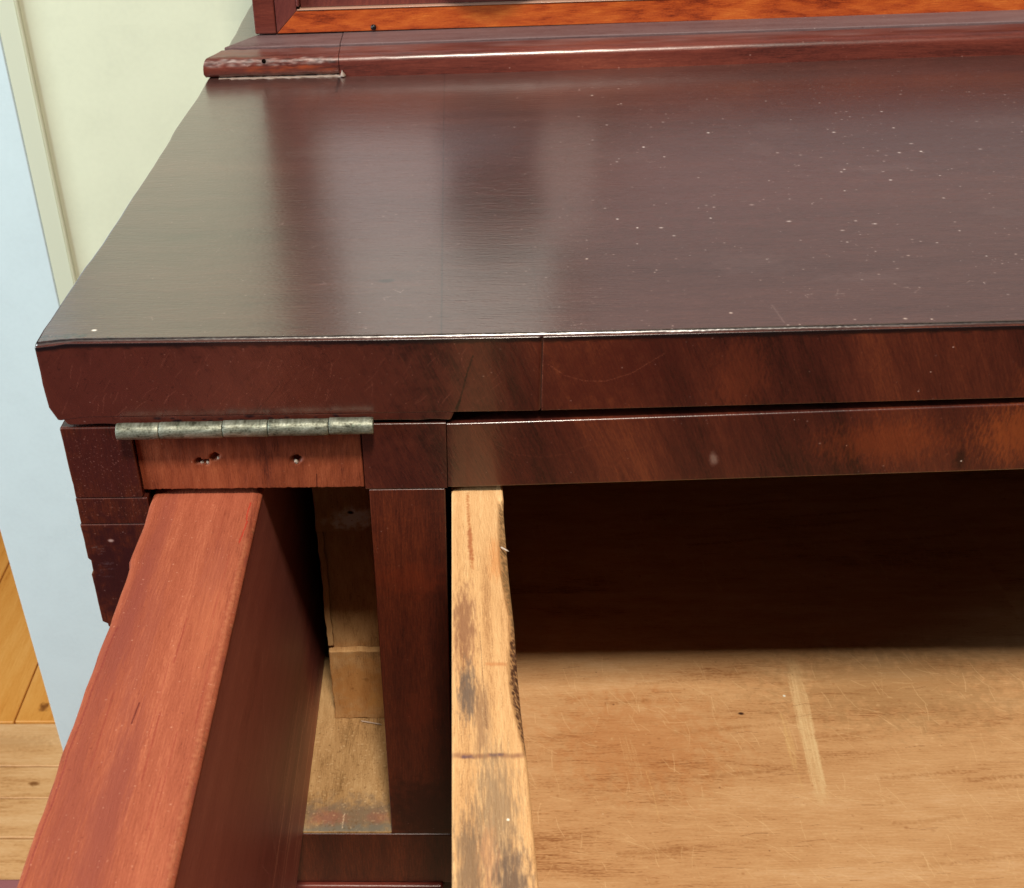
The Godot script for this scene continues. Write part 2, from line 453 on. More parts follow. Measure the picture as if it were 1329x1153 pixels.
	# the bottom of the drawer: grain along x, scratched
	s = sheet(118, -130, 250, 240, 3.4, [[121, 0.06, 14, 1.8, 0.36, 0.12], [122, 0.018, 16, 6, 0.4], [123, 0.16, 6, 1, 0.42, 0.12, 78.0], [124, 0.012, 2, 1, 0.3]], [c8(146, 96, 58), c8(198, 150, 103), c8(211, 166, 118), c8(222, 182, 138)])
	s.stain(190, -40, 40, 30, c8(186, 116, 66), 0.35, 125)
	s.stain(300, -70, 60, 26, c8(150, 116, 76), 0.4, 126)
	for k in 46:
		var x := rng.randf_range(170, 360)
		var z := rng.randf_range(-80, 80)
		var l := rng.randf_range(10, 50)
		s.line([Vector2(x, z), Vector2(x + l * 0.5, z - l * 0.05), Vector2(x + l, z - l * 0.12)], rng.randf_range(0.6, 2.0), c8(150, 98, 58), rng.randf_range(0.06, 0.2), 0.8, rng)
	# the pale scrape
	for k in 9:
		var f := k / 8.0
		s.stain(lerpf(Vector2(261.5, -81.0).x, Vector2(255.3, -13.1).x, f), lerpf(Vector2(261.5, -81.0).y, Vector2(255.3, -13.1).y, f), 3.2, 6.5, c8(228, 196, 146), 0.5 - 0.25 * absf(f - 0.5), 400 + k, 0.3)
	for k in 46:
		var f := rng.randf_range(0.0, 0.62)
		var g := minf(1.0, f + rng.randf_range(0.25, 0.5))
		var o := rng.randf_range(-3.2, 3.2)
		s.line([Vector2(lerpf(Vector2(261.5, -81.0).x, Vector2(255.3, -13.1).x, f) + o, lerpf(Vector2(261.5, -81.0).y, Vector2(255.3, -13.1).y, f)), Vector2(lerpf(Vector2(261.5, -81.0).x, Vector2(255.3, -13.1).x, g) + o, lerpf(Vector2(261.5, -81.0).y, Vector2(255.3, -13.1).y, g))], rng.randf_range(0.4, 1.0), c8(236, 206, 156), rng.randf_range(0.2, 0.55), 0.2, rng)
	for k in 16:
		var f := rng.randf_range(0.0, 0.62)
		var g := minf(1.0, f + rng.randf_range(0.25, 0.5))
		var o := rng.randf_range(-1.4, 1.4)
		s.line([Vector2(lerpf(Vector2(250.3, -54.8).x, Vector2(249.3, -11.3).x, f) + o, lerpf(Vector2(250.3, -54.8).y, Vector2(249.3, -11.3).y, f)), Vector2(lerpf(Vector2(250.3, -54.8).x, Vector2(249.3, -11.3).x, g) + o, lerpf(Vector2(250.3, -54.8).y, Vector2(249.3, -11.3).y, g))], rng.randf_range(0.4, 0.9), c8(230, 192, 130), rng.randf_range(0.2, 0.5), 0.2, rng)
	for k in 12:
		var x := lerpf(Vector2(179.8, -40.3).x, Vector2(190.6, -40.3).x, rng.randf())
		var z0 := Vector2(179.8, -40.3).y + rng.randf_range(-4, 6)
		s.line([Vector2(x, z0), Vector2(x + 1, z0 + rng.randf_range(6, 18))], 0.5, c8(224, 184, 132), 0.4, 0.2, rng)
	s.line([Vector2(190.9, -24.4), (Vector2(190.9, -24.4) + Vector2(192.7, -1.5)) * 0.5 + Vector2(0.6, 0), Vector2(192.7, -1.5)], 0.55, c8(228, 186, 126), 0.7, 0.2, rng)
	s.scratches(rng, 700, 140, -92, 360, 100, 1.5, 12, 0.9, 0.9, c8(236, 200, 150), 0.6, 0.5)
	s.dust(rng, 500, 140, -92, 360, 100, c8(236, 200, 150), 0.3, 1.0, 0.4)
	s.dust(rng, 500, 140, -92, 360, 100, c8(150, 98, 60), 0.3, 0.9, 0.4)
	s.scratches(rng, 160, 140, -92, 360, 100, 2, 10, -0.8, 0.7, c8(234, 192, 138), 0.5, 0.38)
	s.scratches(rng, 130, 140, -92, 360, 100, 2, 12, -0.04, 0.12, c8(104, 62, 36), 0.5, 0.4)
	s.dot(233.9, -54.4, 0.9, c8(48, 26, 18), 0.9, 1.6)
	s.dot(253.7, -64.3, 0.8, c8(236, 240, 228), 1.0)
	s.dust(rng, 50, 140, -90, 360, 100, c8(245, 225, 190), 0.1, 0.4, 0.7)
	s.dust(rng, 60, 140, -90, 360, 100, c8(80, 46, 28), 0.15, 0.6, 0.6)
	s.stain(150, 90, 16, 10, c8(226, 178, 112), 0.5, 127)
	mat("drawer_base", s, 0.65, 0.2, 0.012)

	# floor of the support's compartment: bare wood, grime and red polish at its front edge
	s = sheet(20, -110, 80, 120, 4.5, [[131, 0.08, 2, 9, 0.4], [132, 0.03, 5, 8, 0.5], [133, 0.22, 1, 2, 0.4, 0.0, 92.0]], [c8(122, 92, 56), c8(166, 130, 86), c8(184, 148, 102), c8(200, 166, 120)])
	s.stain(76, -7, 26, 11, c8(120, 104, 88), 0.75, 134)
	s.stain(67, -7, 9, 4.2, c8(166, 96, 78), 0.45, 135)
	s.stain(86, -7.5, 5, 3.4, c8(160, 96, 80), 0.4, 136)
	s.stain(76, -1.6, 30, 3, c8(118, 120, 112), 0.6, 137)
	s.line([Vector2(73, -9), Vector2(72.6, -2)], 0.6, c8(236, 212, 180), 0.8, 0.2, rng)
	s.dust(rng, 500, 58, -60, 92, 0, c8(222, 192, 148), 0.2, 0.7, 0.5)
	s.dust(rng, 600, 58, -60, 92, 0, c8(108, 78, 46), 0.2, 0.6, 0.5)
	mat("compartment_wood", s, 0.8, 0.3, 0.02)

	# back stop in the compartment
	s = sheet(60, 40, 36, 152, 5.0, [[141, 0.08, 2, 6, 0.45], [142, 0.03, 6, 8, 0.5], [143, 0.2, 1, 2, 0.4, 0.0, 90.0]], [c8(138, 102, 64), c8(176, 134, 88), c8(190, 150, 102), c8(204, 166, 116)])
	s.stain(79, 80, 10, 5.5, c8(232, 232, 226), 1.0, 144)
	s.dot(78.5, 77.2, 0.9, c8(20, 14, 10), 1.0, 1.6)
	s.dot(80, 163, 1.3, c8(110, 76, 44), 0.6)
	s.dot(74, 168, 0.8, c8(104, 70, 40), 0.6)
	s.stain(76, 166, 16, 17, c8(178, 118, 58), 0.5, 146)
	s.dust(rng, 300, 62, 42, 94, 190, c8(110, 76, 42), 0.2, 0.6, 0.45)
	s.stain(83, 175, 4, 5, c8(196, 148, 84), 0.5, 145)
	mat("stop_wood", s, 0.8, 0.3, 0.02)

	# red mahogany of the upper section, grain along x, and its bright cross band
	s = sheet(0, -80, 200, 90, 4.0, [[151, 0.06, 18, 1.6, 0.45], [152, 0.02, 16, 6, 0.55], [153, 0.16, 9, 1, 0.5, 0.0, 74.0]], [c8(64, 26, 21), c8(92, 39, 31), c8(108, 49, 38), c8(128, 62, 46)])
	s.dust(rng, 70, 0, -80, 200, 10, c8(200, 150, 140), 0.1, 0.3, 0.4)
	mat("red_mahogany", s, 0.3, 0.55, 0.006, 0.4, 0.12)
	s = sheet(0, -334, 420, 60, 3.4, [[251, 0.06, 18, 1.6, 0.45], [252, 0.02, 16, 6, 0.55], [253, 0.16, 9, 1, 0.5, 0.0, 74.0]], [c8(66, 27, 22), c8(96, 42, 33), c8(112, 52, 40), c8(134, 68, 50)])
	for k in 34:
		s.line([Vector2(-2, -326 + k), Vector2(424, -326 + k)], 1.6, c8(122, 106, 109), 0.10 if k < 29 else 0.05)
	s.line([Vector2(-2, -301.6), Vector2(424, -301.6)], 1.5, c8(24, 12, 14), 0.5)
	for k in 500:
		s.dot(rng.randf_range(0, 420), rng.randf_range(-326, -292), rng.randf_range(1.0, 3.4), c8(132, 118, 120) if rng.randf() < 0.6 else c8(70, 34, 32), 0.22, 6.0, 1.0)
	for k in 260:  # highlight along the worn arris painted as pale flecks, dark ones between
		s.dot(rng.randf_range(3, 66), -287 + rng.randf_range(-2.2, 2.2), rng.randf_range(0.4, 1.2), c8(178, 168, 164) if rng.randf() < 0.6 else c8(40, 22, 22), 0.35, 2.6, 1.0)
	for k in 60:
		s.dot(rng.randf_range(24, 66), -283 + rng.randf_range(-1.4, 1.4), rng.randf_range(0.5, 1.2), c8(150, 68, 36), 0.35, 4.0, 1.0)
	for k in 160:
		s.dot(rng.randf_range(5, 66), -279.6 + rng.randf_range(-0.8, 1.0), rng.randf_range(0.4, 0.9), c8(30, 14, 14), 0.7, 3.0, 1.0)
	s.dust(rng, 260, 0, -330, 420, -276, c8(226, 206, 200), 0.1, 0.4, 0.6)
	mat("moulding_wood", s, 0.32, 0.55, 0.006, 0.35, 0.2)
	s = sheet(0, -290, 420, 30, 3.4, [[261, 0.06, 22, 2.0, 0.4], [262, 0.02, 26, 5, 0.4]], [c8(84, 58, 58), c8(106, 82, 82), c8(116, 94, 94), c8(128, 106, 106)])
	s.dust(rng, 160, 0, -288, 420, -262, c8(214, 200, 196), 0.1, 0.4, 0.6)
	s.dust(rng, 160, 0, -288, 420, -262, c8(60, 34, 34), 0.1, 0.5, 0.5)
	mat("dusty_ledge", s, 0.5, 0.35, 0.006)
	s = sheet(0, -80, 240, 60, 5.0, [[161, 0.07, 7, 1.6, 0.55], [162, 0.03, 9, 4, 0.6], [163, 0.2, 5, 1, 0.6, 0.0, 78.0]], [c8(110, 38, 16), c8(164, 68, 26), c8(186, 88, 34), c8(206, 114, 48)])
	mat("band_wood", s, 0.32, 0.5, 0.006, 0.3, 0.12)
	s = sheet(0, -300, 220, 260, 2.2, [[171, 0.03, 3, 14, 0.6, 0.3], [172, 0.012, 5, 16, 0.6, 0.4], [173, 0.2, 1, 8, 0.4, 0.0, 70.0]], [c8(58, 24, 26), c8(84, 36, 34), c8(102, 48, 42), c8(120, 58, 48)])
	mat("panel_wood", s, 0.34, 0.55, 0.006, 0.4, 0.15)

	# aged nickel of the hinge
	s = sheet(10, -6, 90, 14, 8.0, [[181, 0.06, 3, 2, 0.6], [182, 0.2, 1.4, 1, 0.45], [183, 0.1, 2, 1.5, 1.2, 0.0, 92.0]], [c8(64, 64, 52), c8(112, 114, 100), c8(138, 141, 127), c8(168, 172, 160)])
	s.dust(rng, 160, 16, 0.5, 98, 5, c8(70, 62, 38), 0.15, 0.7, 0.6)
	s.dust(rng, 60, 16, -4, 98, 4, c8(104, 128, 106), 0.15, 0.5, 0.5)
	var hm := mat("old_nickel", s, 0.5, 0.5, 0.006)
	hm.metallic = 0.6

	# pine floor boards, grain along x / along z
	var pine: Array = [c8(170, 112, 52), c8(206, 150, 84), c8(216, 166, 100), c8(226, 180, 118)]
	s = sheet(-700, -600, 500, 240, 1.2, [[191, 0.06, 14, 1.4, 0.5], [192, 0.02, 16, 5, 0.5]], [c8(170, 118, 70), c8(206, 156, 104), c8(216, 170, 120), c8(226, 184, 136)])
	s.stain(-318, -505, 6, 3, c8(120, 74, 36), 0.9, 193)
	s.stain(-360, -560, 60, 12, c8(180, 132, 84), 0.5, 194)
	mat("pine_across", s, 0.4, 0.45)
	s = sheet(-700, -1100, 500, 520, 1.2, [[195, 0.06, 1.4, 14, 0.5], [196, 0.02, 5, 16, 0.5]], [c8(178, 108, 40), c8(210, 140, 62), c8(218, 152, 74), c8(226, 164, 88)])
	s.stain(-420, -830, 8, 22, c8(168, 96, 40), 0.8, 197)
	s.stain(-338, -610, 5, 7, c8(120, 70, 30), 0.95, 198)
	mat("pine_along", s, 0.4, 0.45)

	wall_paint("wall_paint", c8(211, 215, 190), 201)
	wall_paint("casing_paint", c8(200, 218, 223), 202)
	plain("shade_paint", c8(200, 204, 182), 0.6)
	plain("glue", c8(150, 132, 120), 0.7)
	plain("filler", c8(182, 164, 148), 1.0, 0.1)
	plain("dark_hole", c8(14, 8, 6), 0.9, 0.1)
	plain("dark_wood", c8(58, 24, 20), 0.35, 0.5)
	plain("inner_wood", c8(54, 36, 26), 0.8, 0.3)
	plain("black_iron", c8(30, 26, 28), 0.35, 0.5, 0.4)
	plain("bead_highlight", c8(178, 138, 118), 0.3, 0.6)  # lamp highlight along the bead, put into its pale colour
	plain("added_knob_wood", c8(40, 18, 18), 0.5, 0.4)  # for the added knob that darkens the lid's reflection
	plain("linen", c8(236, 235, 230), 0.9, 0.2)  # pale panel added only for the lid to mirror
	plain("added_dull", c8(160, 146, 148), 0.9, 0.2)  # for the added right-hand panel that the lid reflects
	plain("added_mauve", c8(206, 194, 196), 0.9, 0.2)  # for the added lower panel that the lid reflects
	plain("rug_wool", c8(146, 92, 92), 0.95, 0.2)


func wall_paint(called: String, c: Color, seed_: int) -> void:
	var s := sheet(0, 0, 400, 400, 1.0, [[seed_, 0.02, 1, 1, 0.5], [seed_ + 10, 0.2, 1, 1, 0.35]], [c * 0.97, c, c * 1.02])
	var m := mat(called, s, 0.5, 0.45, 0.006)
	m.texture_repeat = true


# ---------------------------------------------------------------- shapes
func coords(a: float, b: float, r: float, step: float, extra: Array) -> PackedFloat32Array:
	var out := PackedFloat32Array()
	for t in [0.0, 0.423, 0.732, 1.0]:
		out.append(a + r * t)
	var n := maxi(1, int(round((b - a - 2.0 * r) / step)))
	for i in range(1, n):
		out.append(lerpf(a + r, b - r, i / float(n)))
	for t in [1.0, 0.732, 0.423, 0.0]:
		out.append(b - r * t)
	for e in extra:
		if e > a + r and e < b - r:
			out.append(e)
	out.sort()
	return out


# a box with rounded arrises (a radius for each axis); its texture lies on it by its place in the world
func rbox_mesh(lo: Vector3, hi: Vector3, r: Vector3, step := 1.0, deform = null, gen := false, extra: Array = [[], [], []]) -> ArrayMesh:
	var st := SurfaceTool.new()
	st.begin(Mesh.PRIMITIVE_TRIANGLES)
	var cs: Array = []
	for d in 3:
		cs.append(coords(lo[d], hi[d], minf(r[d], (hi[d] - lo[d]) * 0.49), step, extra[d]))
	var base := 0
	for d in 3:
		var i := (d + 1) % 3
		var j := (d + 2) % 3
		for s in [0, 1]:
			var ci: PackedFloat32Array = cs[i]
			var cj: PackedFloat32Array = cs[j]
			for a in ci.size():
				for b in cj.size():
					var p := Vector3()
					p[d] = hi[d] if s == 1 else lo[d]
					p[i] = ci[a]
					p[j] = cj[b]
					var q := p.clamp(lo + r, hi - r)
					var e := (p - q) / r
					var nrm := e.normalized()
					var v := q + nrm * r
					if gen and deform != null:
						v = deform.call(v)
					if d == 0:
						st.set_uv(Vector2(v.x, v.z) if gen else Vector2(v.z, -v.y))
					elif d == 1:
						st.set_uv(Vector2(v.x, v.z))
					else:
						st.set_uv(Vector2(v.x, -v.y))
					if not gen:
						st.set_normal((nrm / r).normalized())
					st.add_vertex(deform.call(v) if deform != null and not gen else v)
			var nj := cj.size()
			for a in ci.size() - 1:
				for b in nj - 1:
					var k := base + a * nj + b
					if s == 1:
						for x in [k, k + nj + 1, k + nj, k, k + 1, k + nj + 1]:
							st.add_index(x)
					else:
						for x in [k, k + nj, k + nj + 1, k, k + nj + 1, k + 1]:
							st.add_index(x)
			base += ci.size() * nj
	if gen:
		st.generate_normals()
	return st.commit()


func put(parent: Node3D, called: String, mesh: Mesh, m: Material) -> MeshInstance3D:
	var o := MeshInstance3D.new()
	o.name = called
	o.mesh = mesh
	o.material_override = m
	parent.add_child(o, true)
	o.global_position = Vector3.ZERO if parent != self else o.position
	return o


func rbox(parent: Node3D, called: String, lo: Vector3, hi: Vector3, r: float, m: Material, deform = null, step := 1.0, gen := false, extra: Array = [[], [], []]) -> MeshInstance3D:
	return put(parent, called, rbox_mesh(lo, hi, Vector3.ONE * r, step, deform, gen, extra), m)


# a bar along x with the outline pts (z, y), going round so that the outside is on the left of the way up the front; skew shifts the left end by depth
func bar_mesh(pts: Array, x0: float, x1: float, skew := 0.0, z_front := 0.0, wobble := 0.0, nx := 60, lift := 0.0) -> ArrayMesh:
	var st := SurfaceTool.new()
	st.begin(Mesh.PRIMITIVE_TRIANGLES)
	var n := pts.size()
	var mid := Vector2.ZERO
	for p in pts:
		mid += p / n
	var sn: Array = []
	for k in n:
		var a: Vector2 = pts[k]
		var b: Vector2 = pts[(k + 1) % n]
		var t := (b - a).normalized()
		var o := Vector2(-t.y, t.x)
		if o.dot((a + b) * 0.5 - mid) < 0.0:
			o = -o
		sn.append(o)
	for k in n:
		var a: Vector2 = pts[k]
		var b: Vector2 = pts[(k + 1) % n]
		var here: Vector2 = sn[k]
		var before: Vector2 = sn[(k + n - 1) % n]
		var after: Vector2 = sn[(k + 1) % n]
		var na := (here + before).normalized() if here.dot(before) > 0.6 else here
		var nb := (here + after).normalized() if here.dot(after) > 0.6 else here
		for i in nx:
			var quad: Array = []
			for c in [[i, a, na], [i + 1, a, na], [i + 1, b, nb], [i, b, nb]]:
				var p: Vector2 = c[1]
				var left := x0 + (z_front - p.x) * skew
				var x := lerpf(left, x1, c[0] / float(nx))
				var w := 0.0
				if wobble > 0.0:
					w = bump_noise.get_noise_2d(x * 90.0, p.y * 300.0 + p.x * 200.0) * wobble
				quad.append([Vector3(x, p.y + w + lift * (x - x0), p.x + w * 0.6), Vector3(0, c[2].y, c[2].x), Vector2(x, -p.y + p.x)])
			var flip: bool = (quad[1][0] - quad[0][0]).cross(quad[2][0] - quad[0][0]).dot(Vector3(0, here.y, here.x)) > 0.0
			for x in ([0, 2, 1, 0, 3, 2] if flip else [0, 1, 2, 0, 2, 3]):
				st.set_normal(quad[x][1])
				st.set_uv(quad[x][2])
				st.add_vertex(quad[x][0])
	for e in 2:
		for k in n:
			var a: Vector2 = pts[k]
			var b: Vector2 = pts[(k + 1) % n]
			var tri: Array = []
			for p in [mid, a, b]:
				var x: float = x1 if e == 1 else x0 + (z_front - p.x) * skew
				tri.append(Vector3(x, p.y + lift * (x - x0), p.x))
			var want := Vector3(1 if e == 1 else -1, 0, 0)
			if (tri[1] - tri[0]).cross(tri[2] - tri[0]).dot(want) > 0.0:
				tri.reverse()
			for v in tri:
				st.set_normal(want)
				st.set_uv(Vector2(v.z, -v.y))
				st.add_vertex(v)
	return st.commit()


# a turned shape about an axis through `at`: profile of (distance along the axis, radius)
func turned_mesh(profile: Array, at: Vector3, axis: Vector3, side: Vector3, segs := 32, dent := 0.0) -> ArrayMesh:
	var st := SurfaceTool.new()
	st.begin(Mesh.PRIMITIVE_TRIANGLES)
	var up := axis.cross(side)
	for k in profile.size():
		for s in segs + 1:
			var t := TAU * s / segs
			var p: Vector2 = profile[k]
			var rad := side * cos(t) + up * sin(t)
			var rr := p.y
			if dent > 0.0:
				rr += bump_noise.get_noise_3d((at.x + p.x) * 260.0, cos(t) * 1.6, sin(t) * 1.6) * dent
			var v := at + axis * p.x + rad * rr
			st.set_uv(Vector2(v.x, -v.y))
			st.add_vertex(v)
	for k in profile.size() - 1:
		for s in segs:
			var a := k * (segs + 1) + s
			var b := a + segs + 1
			for x in [a, b, a + 1, a + 1, b, b + 1]:
				st.add_index(x)
	st.generate_normals()
	return st.commit()


func thing(called: String, label: String, category: String, at: Vector3) -> Node3D:
	var o := Node3D.new()
	o.name = called
	add_child(o, true)
	o.position = at
	o.set_meta("label", label)
	o.set_meta("category", category)
	return o


func part(parent: Node3D, called: String) -> Node3D:
	var o := Node3D.new()
	o.name = called
	parent.add_child(o, true)
	return o


# ---------------------------------------------------------------- the room
func build_room() -> void:
	var floor_ := Node3D.new()
	floor_.name = "floor"
	floor_.set_meta("kind", "structure")
	add_child(floor_)
	var under := rbox(floor_, "subfloor", Vector3(-1.6, FLOOR_Y - 0.06, -1.7), Vector3(1.4, FLOOR_Y - 0.022, 0.9), 0.001, M.inner_wood)
	under.name = "subfloor"
	# boards across, in the doorway and in the room
	var edges: Array = [-0.587, -0.5275, -0.4862, -0.4380, -0.386, -0.326, -0.266, -0.206, -0.146, -0.086, -0.026, 0.034, 0.094, 0.154, 0.214, 0.274, 0.334]
	for k in edges.size() - 1:
		var dy := rng.randf_range(-0.0006, 0.0006)
		rbox(floor_, "board", Vector3(-1.2, FLOOR_Y - 0.02, edges[k] + 0.0006), Vector3(1.2, FLOOR_Y + dy, edges[k + 1] - 0.0006), 0.0012, M.pine_across)
	# boards along, beyond the doorway
	var x := -1.272
	while x < 0.2:
		rbox(floor_, "board", Vector3(x + 0.0008, FLOOR_Y - 0.02, -1.6), Vector3(x + 0.0908 - 0.0008, FLOOR_Y + rng.randf_range(-0.0006, 0.0006), -0.5885), 0.0014, M.pine_along)
		x += 0.0908
	var wall := MeshInstance3D.new()
	wall.name = "wall"
	wall.mesh = rbox_mesh(Vector3(-0.23, FLOOR_Y, WALL_Z - 0.1), Vector3(1.4, 1.1, WALL_Z), Vector3.ONE * 0.001)
	wall.material_override = M.wall_paint
	add_child(wall)
	wall.set_meta("label", "plain cream painted wall behind the desk and bookcase")
	wall.set_meta("category", "wall")
	wall.set_meta("kind", "structure")
	var cas := thing("door_casing", "pale blue painted door casing board standing beside the cream wall", "door casing", Vector3(-0.205, FLOOR_Y, -0.465))
	rbox(cas, "casing_board", Vector3(-0.2570, FLOOR_Y + 0.0005, WALL_Z + 0.0005), Vector3(-0.1666, 1.1, -0.462), 0.0012, M.casing_paint)
	var bevel := func(v: Vector3) -> Vector3:
		if v.x > -0.162:
			v.z = minf(v.z, WALL_Z + 0.0012)
		return v
	rbox(cas, "bevelled_edge", Vector3(-0.1664, FLOOR_Y + 0.0005, WALL_Z + 0.0005), Vector3(-0.1573, 1.1, -0.4624), 0.0003, M.shade_paint, bevel)
	rbox(cas, "caulk_bead", Vector3(-0.1570, FLOOR_Y + 0.0005, WALL_Z + 0.0004), Vector3(-0.1545, 1.1, WALL_Z + 0.0032), 0.0013, M.wall_paint)
	var rug := MeshInstance3D.new()
	rug.name = "rug"
	rug.mesh = rbox_mesh(Vector3(-0.95, FLOOR_Y + 0.001, -0.386), Vector3(-0.12, FLOOR_Y + 0.009, 0.4), Vector3.ONE * 0.003)
	rug.material_override = M.rug_wool
	add_child(rug)
	rug.set_meta("label", "dull purplish red rug edge lying on the pine floor boards")
	rug.set_meta("category", "rug")


# ---------------------------------------------------------------- the desk
func rise(x: float, from: float, amount: float) -> float:
	return amount * pow(clampf((x - from) / 0.165, 0.0, 1.15), 1.1)


func chip_x(z: float) -> float:
	# where the broken edge of the drawer side begins, in millimetres
	var t := z
	if t < 4.0 or t > 106.0:
		return 140.0
	var pts: Array = [[4, 131.2], [24, 130.7], [40, 130.9], [50, 131.9], [58, 132.6], [67, 132.0], [76, 131.4], [86, 131.7], [96, 133.0], [106, 134.6]]
	for k in pts.size() - 1:
		if t <= pts[k + 1][0]:
			return lerpf(pts[k][1], pts[k + 1][1], (t - pts[k][0]) / (pts[k + 1][0] - pts[k][0])) + 0.18 * sin(t * 1.7) * (1.0 if t > 52.0 else 0.3)
	return 140.0


func build_desk() -> void:
	var desk := thing("writing_desk", "dark polished mahogany writing desk, lid closed, one support and one drawer pulled out", "desk", Vector3(DESK_W * 0.5, FLOOR_Y, -0.23))
	desk.position = Vector3(DESK_W * 0.5, FLOOR_Y, -0.23)
	var mh: Material = M.mahogany
	# --- lid
	var lid := part(desk, "lid")
	lid.set_meta("label", "dusty polished dark lid with a cracked veneer edge")
	var top_lift := func(v: Vector3) -> Vector3:
		var k := clampf((v.y - 0.0037) / 0.025, 0.0, 1.0)
		v.y += lerpf(rise(v.x, 0.14, 2.4e-3), rise(v.x, 0.14, 1.2e-3), k) - 0.0006 * k * clampf(v.x / 0.1, 0.0, 1.0)
		if v.x < 0.06:
			var w := 1.0 - clampf(v.x / 0.06, 0.0, 1.0)
			v.x += w * (-0.0008 + 0.0075 * pow(clampf(-v.z / 0.25, 0.0, 1.0), 0.75))
			v.x += w * w * bump_noise.get_noise_2d(v.z * 16.0, 1.0 + v.y * 20.0) * 0.0011
			v.x += 0.0022 * pow(clampf((0.0095 - v.y) / 0.006, 0.0, 1.0), 2.0) * clampf(1.0 - v.x / 0.01, 0.0, 1.0)
			# worn corner
			var c := clampf(1.0 - Vector2(v.x, v.z).distance_to(Vector2(0, 0)) / 0.008, 0.0, 1.0)
			v.y -= 0.0012 * c
		return v
	put(lid, "lid_board", rbox_mesh(Vector3(-0.0008, 0.0037, -0.45), Vector3(DESK_W, LID_Y + 0.0007, 0.0), Vector3(0.0011, 0.0014, 0.0014), 0.006, top_lift), M.lid_top)
	# veneer on the front edge (a hair proud of the board)
	put(lid, "edge_veneer", rbox_mesh(Vector3(-0.0005, 0.0038, -0.002), Vector3(0.1435, LID_Y - 0.0001, 0.00055), Vector3(0.0011, 0.0004, 0.0004), 0.004, top_lift), M.veneer)
	put(lid, "edge_veneer", rbox_mesh(Vector3(0.1437, 0.0038, -0.002), Vector3(0.62, LID_Y - 0.0001, 0.00055), Vector3(0.00015, 0.0004, 0.0004), 0.008, top_lift), M.veneer)
	var foot := func(v: Vector3) -> Vector3:
		if v.x < 0.012:
			v.x += 0.0016 * clampf((0.0038 - v.y) / 0.003, 0.0, 1.0)
		v.y += bump_noise.get_noise_2d(v.x * 120.0, 3.0) * 0.0004
		if v.x > 0.1145:
			v.x += (v.y - 0.002) * 0.4
		return v
	put(lid, "edge_strip", rbox_mesh(Vector3(0.0016, 0.0011, -0.25), Vector3(0.1178, 0.0041, 0.0004), Vector3(0.0008, 0.0005, 0.0005), 0.003, foot), M.veneer)

	# --- hinge
	var hinge := part(desk, "hinge")
	hinge.set_meta("label", "tarnished five knuckle hinge barrel")
	var ks: Array = [0.0187, 0.0316, 0.0505, 0.0639, 0.0818, 0.0949]
	for k in 5:
		var a: float = ks[k] + 0.0001
		var l: float = ks[k + 1] - 0.0001 - a
		var y := lerpf(0.0008, 0.0018, (a - 0.0187) / 0.0762)
		var prof: Array = [Vector2(0, 0.0), Vector2(0, 0.0022), Vector2(0.00005, 0.00245), Vector2(0.0002, 0.0025)]
		for i in range(1, 12):
			prof.append(Vector2(lerpf(0.0004, l - 0.0004, i / 12.0), 0.0025))
		prof.append_array([Vector2(l - 0.0002, 0.0025), Vector2(l - 0.00005, 0.00245), Vector2(l, 0.0022), Vector2(l, 0.0)])
		put(hinge, "knuckle", turned_mesh(prof, Vector3(a, y, 0.0037), Vector3.RIGHT, Vector3.UP, 30, 0.00012), M.old_nickel)
	put(hinge, "hinge_leaf", rbox_mesh(Vector3(0.0195, -0.0009, -0.02), Vector3(0.0945, 0.0008, 0.001), Vector3.ONE * 0.0002), M.old_nickel)

	# --- corner post, three stacked pieces
	var post := part(desk, "corner_post")
	var ragged := func(v: Vector3) -> Vector3:
		if v.x < 0.01:
			var w := 1.0 - clampf(v.x / 0.01, 0.0, 1.0)
			v.x += w * (bump_noise.get_noise_2d(v.y * 45.0, v.z * 60.0) * 0.0003 + bump_noise.get_noise_2d(v.y * 190.0, v.z * 60.0) * 0.00008)
			if absf(v.y + 0.054) < 0.003:
				v.x += w * 0.0008
			if v.y < -0.0775:
				v.x += w * 0.0016
		return v
	rbox(post, "post_piece", Vector3(0.0, -0.02625, -0.03), Vector3(0.0213, -0.0002, 0.0), 0.0006, mh, ragged, 0.0015)
	rbox(post, "post_piece", Vector3(-0.0002, -0.0364, -0.03), Vector3(0.0226, -0.0264, -0.0001), 0.0004, mh, ragged, 0.0015)
	rbox(post, "post_piece", Vector3(-0.0007, -0.0800, -0.03), Vector3(0.0226, -0.03655, 0.0), 0.0006, mh, ragged, 0.001)
	rbox(post, "post_piece", Vector3(0.0028, FLOOR_Y + 0.001, -0.03), Vector3(0.0226, -0.0802, -0.0005), 0.0006, mh)
	rbox(desk, "side_panel", Vector3(0.004, FLOOR_Y + 0.001, -0.45), Vector3(0.0226, -0.0002, -0.0302), 0.0006, mh)
	rbox(desk, "side_panel", Vector3(0.826, FLOOR_Y + 0.001, -0.45), Vector3(DESK_W - 0.002, -0.0002, -0.0005), 0.0006, mh)
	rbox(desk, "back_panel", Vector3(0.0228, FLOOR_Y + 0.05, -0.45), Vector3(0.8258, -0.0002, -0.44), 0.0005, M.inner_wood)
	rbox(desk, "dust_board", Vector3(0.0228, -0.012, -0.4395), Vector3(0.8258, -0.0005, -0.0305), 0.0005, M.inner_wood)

	# --- let-in hinge block with its nail holes
	var holes: Array = [[0.0404, -0.0137, 0.0011], [0.0426, -0.0140, 0.0009], [0.0455, -0.0120, 0.0012], [0.0704, -0.0134, 0.0015]]
